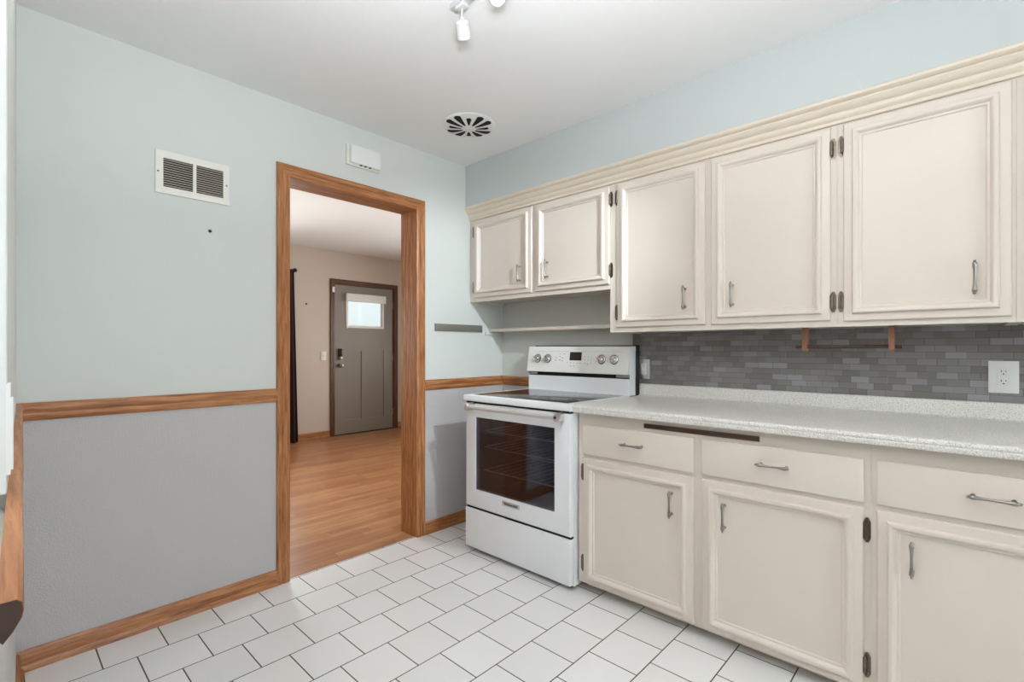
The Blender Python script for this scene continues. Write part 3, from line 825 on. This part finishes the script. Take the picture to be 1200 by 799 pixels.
# handle
f = MB(); hx, hz = RF - .047, .853
f.lathe((hx, 1.462, hz), (0, 1, 0), [(0, .0125), (.001, .0135), (.636, .0135), (.637, .0125)], 20)
hb = f.build('door_handle', M['handlesteel'], od)
for a in (1.446, 2.094):
    f = MB(); f.box(hx - .016, RF + .001, a, a + .020, hz - .021, hz + .021, .004); f.build('handle_bracket', M['steel'], hb)
f = MB(); f.lathe((hx - .0155, 1.456, hz), (-1, 0, 0), [(0, .0085), (.002, .0080), (.0021, .0050), (.0008, .0048)], 20); f.build('medallion', M['red'], hb, label='small dark red ring emblem')
# badge with the maker's lettering
f = MB(); f.box(RF - .0030, RF - .0002, 1.742, 1.868, .3265, .3535, .0012); bd = f.build('badge', M['steel'], od)
def text_mesh(txt, size, name, mat, parent, loc, depth=.0006):
    cu = bpy.data.curves.new(name, 'FONT'); cu.body = txt; cu.size = size; cu.extrude = depth; cu.align_x = 'CENTER'; cu.align_y = 'CENTER'
    to = bpy.data.objects.new(name + '_tmp', cu); COL.objects.link(to)
    bpy.context.view_layer.update()
    dg = bpy.context.evaluated_depsgraph_get()
    me = bpy.data.meshes.new_from_object(to.evaluated_get(dg))
    bpy.data.objects.remove(to)
    o = bpy.data.objects.new(name, me); COL.objects.link(o)
    me.materials.clear(); me.materials.append(mat)
    # text faces -x: local x -> -y, local y -> +z, local z -> -x
    mt = Matrix(((0, 0, -1, 0), (-1, 0, 0, 0), (0, 1, 0, 0), (0, 0, 0, 1)))
    me.transform(Matrix.Translation(Vector(loc) - root_loc(parent)) @ mt)
    o.parent = parent
    return o
text_mesh('KitchenAid', .0205, 'badge_lettering', M['nail'], bd, (RF - .0032, 1.805, .3398))
# storage drawer with its dark reveal
f = MB(); f.box(RF, bx0, RY0 + .0, RY1 - .0, .030, .2545, .004, 3); f.build('storage_drawer', M['enamel'], g)
f = MB(); f.box(RF + .012, bx0 + .0, RY0 + .004, RY1 - .004, .2548, .2675); f.box(RF + .010, bx0, 1.70, 1.86, .245, .2547); f.build('drawer_gap', M['gap'], g)
for fx_ in (1.982, 2.50):
    for fy_ in (RY0 + .045, RY1 - .045):
        f = MB(); f.lathe((fx_, fy_, .0005), (0, 0, 1), [(0, .016), (.006, .016), (.008, .008), (.0215, .008)], 14); f.build('levelling_foot', M['black'], g)
f = MB(); f.box(RF + .006, bx0, RY0 + .003, RY1 - .005, .8685, .8795); f.build('vent_gap', M['gap'], g)
# cooktop
cx0, cx1 = 1.909, 2.489
CP = [(cx0 + .012, .8800), (cx0 + .004, .8805), (cx0, .885), (cx0, .906), (cx0 + .003, .9125), (cx0 + .010, .9155), (cx1, .9155), (cx1, .8800)]
MB().prism(CP, lambda a, b: (a, RY0 - .0035, b), lambda a, b: (a, RY1 + .0015, b)).build('cooktop_frame', M['enamel'], g)
f = MB(); f.box(1.952, 2.468, RY0 + .036, RY1 - .036, .9150, .9168, .0006); ck = f.build('cooktop_glass', M['cooktop'], g)
f = MB()
for (bxx, byy, br) in ((2.08, 1.60, .105), (2.08, 1.98, .115), (2.34, 1.60, .075), (2.34, 1.98, .09), (2.36, 1.79, .055)):
    for rr in (br, br * .62):
        n = 40
        A = [f.bm.verts.new((bxx + rr * math.cos(2 * math.pi * i / n), byy + rr * math.sin(2 * math.pi * i / n), .9170)) for i in range(n)]
        B = [f.bm.verts.new((bxx + (rr - .0016) * math.cos(2 * math.pi * i / n), byy + (rr - .0016) * math.sin(2 * math.pi * i / n), .9170)) for i in range(n)]
        for i in range(n): f.bm.faces.new((A[i], A[(i + 1) % n], B[(i + 1) % n], B[i]))
f.build('burner_rings', M['ring'], ck, smooth=False)
# backguard
bg = MB(); bg.prism([(2.490, .9158), (2.490, 1.011), (2.556, 1.011), (2.556, .9158)], lambda a, b: (a, RY0, b), lambda a, b: (a, RY1, b))
bg = bg.build('backguard', M['enamel'], g)
f = MB(); f.box(2.4925, 2.556, RY0 + .014, RY1 - .008, 1.0112, 1.0345); f.build('backguard_gap', M['gap'], g)
for (a, b) in ((RY1 - .075, RY1 - .004), (RY0 + .012, RY0 + .085)):
    f = MB(); f.box(2.484, 2.52, a, b, 1.018, 1.0338, .001); f.build('end_vent', M['mark'], g)
PB = [(2.474, 1.035), (2.4715, 1.0375), (2.4935, 1.192), (2.4955, 1.197), (2.500, 1.1995), (2.556, 1.1995), (2.556, 1.035)]
pn = MB(); pn.prism(PB, lambda a, b: (a, RY0 + .001, b), lambda a, b: (a, RY1, b)); cp = pn.build('control_panel', M['panelwhite'], g)
f = MB(); f.box(2.492, 2.556, RY0 - .0012, RY0 + .0009, 1.0115, 1.172, .0008); f.box(2.497, 2.556, RY0 - .003, RY0 + .0009, 1.172, 1.1992, .0008); f.build('end_cap', M['enamel'], g)
f = MB(); f.box(2.5565, 2.600, RY0 - .002, RY1 - .003, .30, 1.205); f.build('back_panel', M['black'], g)
def px(z): return 2.4715 + (z - 1.0375) * (0.022 / .1545)      # panel face
nrm = Vector((-.99, 0, .141)).normalized()
for ky in (2.088, 2.004, 1.595, 1.509):
    o_ = Vector((px(1.121), ky, 1.121))
    f = MB(); f.lathe(o_, nrm, [(-.001, .0255), (.003, .0255), (.004, .0235), (.006, .0225), (.020, .0205), (.023, .018), (.0235, .014)], 28)
    kb = f.build('control_knob', M['chrome'], g)
    f = MB(); up = Vector((0, .82, .57)).normalized()
    ca = o_ + nrm * .0245
    for s in (-1, 1):
        pass
    f.tube(ca - up * .016, ca + up * .016, .0052, n=10); f.build('knob_grip', M['steel'], kb)
    f = MB(); f.lathe(o_, nrm, [(-.0005, .0285), (.0012, .0285)], 28); f.build('knob_skirt', M['nail'], kb)
def on_panel(f, y0, y1, z0, z1, h=.0006):
    vs = []
    for hh in (-.001, h):
        vs.append([f.bm.verts.new(Vector((px(z), y, z)) + nrm * hh) for y, z in ((y0, z0), (y1, z0), (y1, z1), (y0, z1))])
    for k in range(4): f.bm.faces.new((vs[0][k], vs[0][(k + 1) % 4], vs[1][(k + 1) % 4], vs[1][k]))
    f.bm.faces.new(vs[1]); f.bm.faces.new(list(reversed(vs[0])))
f = MB(); on_panel(f, 1.739, 1.828, 1.112, 1.164, .0012); f.build('display', M['display'], cp)
f = MB()
on_panel(f, 1.450, 1.736, 1.1662, 1.1674); on_panel(f, 1.832, 2.120, 1.1662, 1.1674)
f.build('panel_line', M['mark'], cp, smooth=False)
f = MB()
for (yy, zz, ww) in ((1.936, 1.128, .014), (1.936, 1.112, .016), (1.905, 1.150, .010), (1.905, 1.135, .012), (1.904, 1.113, .016), (1.885, 1.128, .018), (1.885, 1.108, .012), (1.872, 1.152, .014), (1.845, 1.10, .006),
                     (1.818, 1.098, .010), (1.794, 1.097, .008), (1.770, 1.096, .009), (1.746, 1.096, .010), (1.818, 1.078, .012), (1.790, 1.077, .012), (1.712, 1.136, .006), (1.712, 1.116, .006), (1.690, 1.135, .006), (1.690, 1.116, .006), (1.668, 1.134, .006), (1.668, 1.115, .006), (1.712, 1.097, .006), (1.690, 1.090, .013), (1.668, 1.098, .006), (1.630, 1.130, .008), (1.632, 1.110, .006)):
    f = MB(); on_panel(f, yy - ww / 2, yy + ww / 2, zz - .0018, zz + .0018); f.build('touch_marking', M['mark'], cp, smooth=False)
for ky in (2.088, 2.004, 1.595, 1.509):
    f = MB(); pr_ = None
    for a in range(15):
        an = math.radians(20 + a * 10)
        row = [f.bm.verts.new(Vector((px(1.121 + r_ * math.sin(an)), ky + r_ * math.cos(an), 1.121 + r_ * math.sin(an))) + nrm * .0005) for r_ in (.0335, .0345)]
        if pr_: f.bm.faces.new((pr_[0], pr_[1], row[1], row[0]))
        pr_ = row
    f.build('dial_scale', M['mark'], cp, smooth=False)

# ------------------------------------------------------------------ things on the back wall
t = thing('air_return_grille', 'white air return grille high on the wall left of the doorway', 'vent', (.627, YW, 1.855))
f = MB()
gx0, gx1, gz0, gz1 = .485, .770, 1.855, 2.039
L1, L2 = (.513, .6235), (.6365, .745)
gi0, gi1 = 1.885, 2.009
yf = YW - .008
f.box(gx0, L1[0], yf, YW, gz0, gz1); f.box(L2[1], gx1, yf, YW, gz0, gz1); f.box(L1[0], L2[1], yf, YW, gz0, gi0); f.box(L1[0], L2[1], yf, YW, gi1, gz1); f.box(L1[1], L2[0], yf, YW, gi0, gi1)
f.build('frame', M['ivory'], t, smooth=False)
f = MB(); f.box(L1[0], L2[1], YW - .0012, YW - .0002, gi0, gi1); f.build('duct', M['gap'], t)
for (a, b) in (L1, L2):
    f = MB()
    for k in range(12):
        z = gi0 + .005 + k * (gi1 - gi0 - .004) / 12
        f.prism([(yf + .0005, z), (yf + .0015, z - .0006), (YW - .0015, z + .0048), (YW - .0025, z + .0055)], lambda p, q: (a, p, q), lambda p, q: (b, p, q))
    f.build('louvres', M['louvre'], t, smooth=False)
for sx, sz in ((.4945, 1.947), (.7585, 1.946)):
    f = MB(); f.lathe((sx, yf, sz), (0, -1, 0), [(0, .0042), (.0012, .0036), (.0016, .001)], 10); f.build('screw', M['stripgrey'], t)
t = thing('door_chime', 'white door chime box on the wall above the doorway', 'chime', (1.45, YW, 2.215))
f = MB(); f.box(1.372, 1.556, YW - .044, YW - .002, 2.222, 2.322, .004); cb = f.build('cover', M['white'], t)
f = MB(); f.box(1.360, 1.566, YW - .016, YW + .0006, 2.214, 2.330, .003); f.build('base_plate', M['ivory'], t)
f = MB()
for k in range(3): f.box(1.432 + k * .028, 1.448 + k * .028, YW - .036, YW - .018, 2.2212, 2.2222)
f.build('sound_slots', M['gap'], cb)
t = thing('magnetic_knife_strip', 'narrow grey magnetic strip on the wall right of the doorway', 'knife strip', (2.19, YW, 1.30))
f = MB(); f.box(1.981, 2.399, YW - .012, YW + .0006, 1.3015, 1.3495, .002); f.build('strip', M['stripgrey'], t)
tag(MB().lathe((.692, YW + .001, 1.723), (0, -1, 0), [(0, .0045), (.004, .0045), (.0045, .007), (.006, .006)], 10).build('nail', M['nail']), 'small dark nail in the green wall below the grille', 'nail')

# ------------------------------------------------------------------ ceiling vent (domed, with petal openings)
VX, VY, VR = 1.845, 2.058, .150
t = thing('ceiling_vent', 'round white ceiling vent with flower-petal slots near the corner', 'vent', (VX, VY, ZC - .035))
def dome(r):
    return ZC - .004 - .017 * math.cos(min(1, r / VR) * math.pi / 2) ** 0.8
f = MB(); n = 48; vr = []
for r in (VR, VR * .97, VR * .92, VR * .85, VR * .7, VR * .5, VR * .3, VR * .12):
    vr.append([f.bm.verts.new((VX + r * math.cos(2 * math.pi * i / n), VY + r * math.sin(2 * math.pi * i / n), dome(r))) for i in range(n)])
rim = [f.bm.verts.new((VX + VR * math.cos(2 * math.pi * i / n), VY + VR * math.sin(2 * math.pi * i / n), ZC - .0003)) for i in range(n)]
vr = [rim] + vr
for A, B in zip(vr, vr[1:]):
    for i in range(n): f.bm.faces.new((A[i], A[(i + 1) % n], B[(i + 1) % n], B[i]))
f.bm.faces.new(vr[-1]); f.bm.faces.new(list(reversed(rim)))
f.build('cover', M['white'], t)
A0 = math.atan2(-VY, -VX)
for k in range(12):
    an = A0 + k * math.pi / 6
    small = (k % 3 == 0)
    r0, r1, wmax = (.042, .112, .0160) if small else (.040, .140, .0235)
    pts = []
    NN = 12
    for i in range(NN + 1):
        u = i / NN
        r = r0 + (r1 - r0) * u
        wv_ = wmax * (0.18 + 0.82 * u ** 0.9) * (1 if u < .82 else math.sqrt(max(0, 1 - ((u - .82) / .18) ** 2)))
        pts.append((r, wv_))
    f = MB()
    Lr = []
    for (r, wv_) in pts:
        row = []
        for s in (-1, 1):
            rr = math.hypot(r, wv_)
            x = VX + r * math.cos(an) - s * wv_ * math.sin(an); y = VY + r * math.sin(an) + s * wv_ * math.cos(an)
            row.append(f.bm.verts.new((x, y, dome(rr) - .0012)))
        Lr.append(row)
    for A, B in zip(Lr, Lr[1:]):
        if (A[0].co - A[1].co).length < 1e-6: continue
        f.bm.faces.new((A[0], A[1], B[1], B[0]))
    bmesh.ops.remove_doubles(f.bm, verts=f.bm.verts, dist=1e-6)
    f.build('petal_slot', M['gap'], t)

# ------------------------------------------------------------------ lights
t = thing('track_light', 'white ceiling track light at the top edge of the picture', 'light', (1.164, .75, ZC - .03))
f = MB(); f.box(1.147, 1.181, -.05, 1.385, ZC - .020, ZC - .0003, .003); f.build('track', M['trackwhite'], t)
def head(y, aim, lit):
    f = MB(); top = Vector((1.164, y, ZC - .020))
    f.box(1.150, 1.178, y - .022, y + .022, ZC - .034, ZC - .020, .002)
    jt = Vector((1.164, y, 2.372))
    f.tube((1.164, y, ZC - .034), jt, .0035, n=10); f.sphere(jt, .008)
    h = f.build('lamp_arm', M['trackwhite'], t)
    ax = Vector(aim).normalized()
    f = MB(); f.lathe(jt - ax * .004 + Vector((0, 0, -.006)), ax, [(0, .010), (.004, .020), (.009, .0245), (.060, .0262), (.0615, .024), (.050, .022), (.050, .001)], 24)
    f.build('lamp_head', M['trackwhite'], h)
    f = MB(); c_ = jt + ax * (.052 if lit else .044) + Vector((0, 0, -.006)); f.sphere(c_, .0195, (1, 1, 1)); f.build('bulb', M['bulb'] if lit else M['ivory'], h)
    return c_, ax
head(1.335, (.56, .40, -.73), False)
c2, a2 = head(1.155, (-.55, -.55, -.62), True)
head(.60, (.5, .1, -.85), True)
head(.10, (.5, -.2, -.85), True)
LAMP = Vector((1.50, -.10, 2.335)); AIM = (Vector((2.10, 2.54, 1.25)) - LAMP).normalized()
t = thing('ceiling_spotlight', 'adjustable white ceiling spotlight overhead out of frame', 'light', (1.50, -.10, ZC - .02))
f = MB(); f.lathe((1.50, -.10, ZC - .0003), (0, 0, -1), [(0, .055), (.014, .055), (.018, .05)], 28); f.tube((1.50, -.10, ZC - .016), (1.50, -.10, 2.34), .006); f.build('base', M['white'], t)
f = MB(); f.lathe(LAMP - AIM * .05, AIM, [(0, .015), (.006, .030), (.012, .036), (.085, .038), (.087, .034), (.065, .032), (.065, .001)], 28); hd = f.build('lamp_head', M['white'], t)
f = MB(); f.lathe(LAMP + AIM * .016, AIM, [(0, .031), (.002, .031)], 24); f.build('lens', M['diffuser'], hd)

def area(name, loc, rot, sx, sy, power, col, spread=math.pi):
    l = bpy.data.lights.new(name, 'AREA'); l.shape = 'RECTANGLE'; l.size = sx; l.size_y = sy; l.energy = power; l.color = col; l.spread = spread
    o = bpy.data.objects.new(name, l); COL.objects.link(o); o.location = loc; o.rotation_euler = rot
    return o
def spot(name, loc, aim, power, col, ang, rad):
    l = bpy.data.lights.new(name, 'SPOT'); l.energy = power; l.color = col; l.spot_size = ang; l.spot_blend = .7; l.shadow_soft_size = rad
    o = bpy.data.objects.new(name, l); COL.objects.link(o); o.location = loc
    o.rotation_euler = Vector(aim).to_track_quat('-Z', 'Y').to_euler()
    return o
H = math.pi / 2
DAY = (.84, .925, 1.0)
P_REAR, P_RIGHT, P_LIV1, P_LIV2, P_FILL, P_LAMP = 76, 10, 100, 112, 41, 150
area('daylight_rear_window', ((WX0 + WX1) / 2, YN - .14, (WZ0 + WZ1) / 2), (H, 0, 0), 1.2, 1.15, P_REAR, DAY)
area('daylight_right_window', (XW + .16, (SY0 + SY1) / 2, (SZ0 + SZ1) / 2), (0, H, 0), .95, 1.3, P_RIGHT, DAY)
area('daylight_living_window', (1.6, YF + .14, 1.43), (-H, 0, 0), 1.5, 1.2, P_LIV1, (.97, .98, 1.0))
area('living_side_fill', (5.36, 4.4, 1.4), (0, H, 0), 1.4, 1.8, P_LIV2, (.97, .98, 1.0))  # fill behind the added right-hand window, brightens the far wall
area('added_uplight', (.42, .42, 1.75), (math.pi, 0, 0), .25, .25, P_FILL, (.87, .935, 1.0))  # added fill aimed at the ceiling
spot('ceiling_spot_light', tuple(LAMP + AIM * .045), AIM, P_LAMP, (.80, .92, 1.0), math.radians(44), .035)
spot('track_bulb_light', tuple(c2 + a2 * .03), a2, 4, (1, .92, .8), 1.9, .03)
spot('track_bulb_light_b', (1.21, .61, 2.29), (.5, .1, -.85), 3, (1, .92, .8), 1.9, .03)
spot('track_bulb_light_c', (1.21, .08, 2.29), (.5, -.2, -.85), 3, (1, .92, .8), 1.9, .03)

# ------------------------------------------------------------------ world, camera, view
wd = bpy.data.worlds.new('World'); S.world = wd; wd.use_nodes = True
nt = wd.node_tree
bgn = nt.nodes['Background']
tcx = nt.nodes.new('ShaderNodeTexCoord'); sx = nt.nodes.new('ShaderNodeSeparateXYZ'); nt.links.new(tcx.outputs['Generated'], sx.inputs[0])
rp = nt.nodes.new('ShaderNodeValToRGB'); nt.links.new(sx.outputs[2], rp.inputs[0])
rp.color_ramp.elements[0].position = 0.0; rp.color_ramp.elements[0].color = (.62, .68, .66, 1)
rp.color_ramp.elements[1].position = .25; rp.color_ramp.elements[1].color = (.86, .93, 1.0, 1)
nt.links.new(rp.outputs[0], bgn.inputs[0]); bgn.inputs[1].default_value = 1.35

VL, VR_, HY = -13.0, 1136.0, 408.5
fpx = math.sqrt((600 - VL) * (VR_ - 600)); yaw = math.atan2(fpx, VR_ - 600)
cd = bpy.data.cameras.new('camera'); cam = bpy.data.objects.new('camera', cd); COL.objects.link(cam)
cd.sensor_width = 36; cd.lens = fpx / 1200 * 36; cd.clip_start = .01; cd.shift_y = (HY - 399.5) / 1200
cam.location = (0, 0, 1.185); cam.rotation_euler = (H, 0, -yaw)
S.camera = cam
S.view_settings.view_transform = 'Standard'; S.view_settings.look = 'None'; S.view_settings.exposure = 0.07; S.view_settings.gamma = 1.0
S.view_settings.use_curve_mapping = False
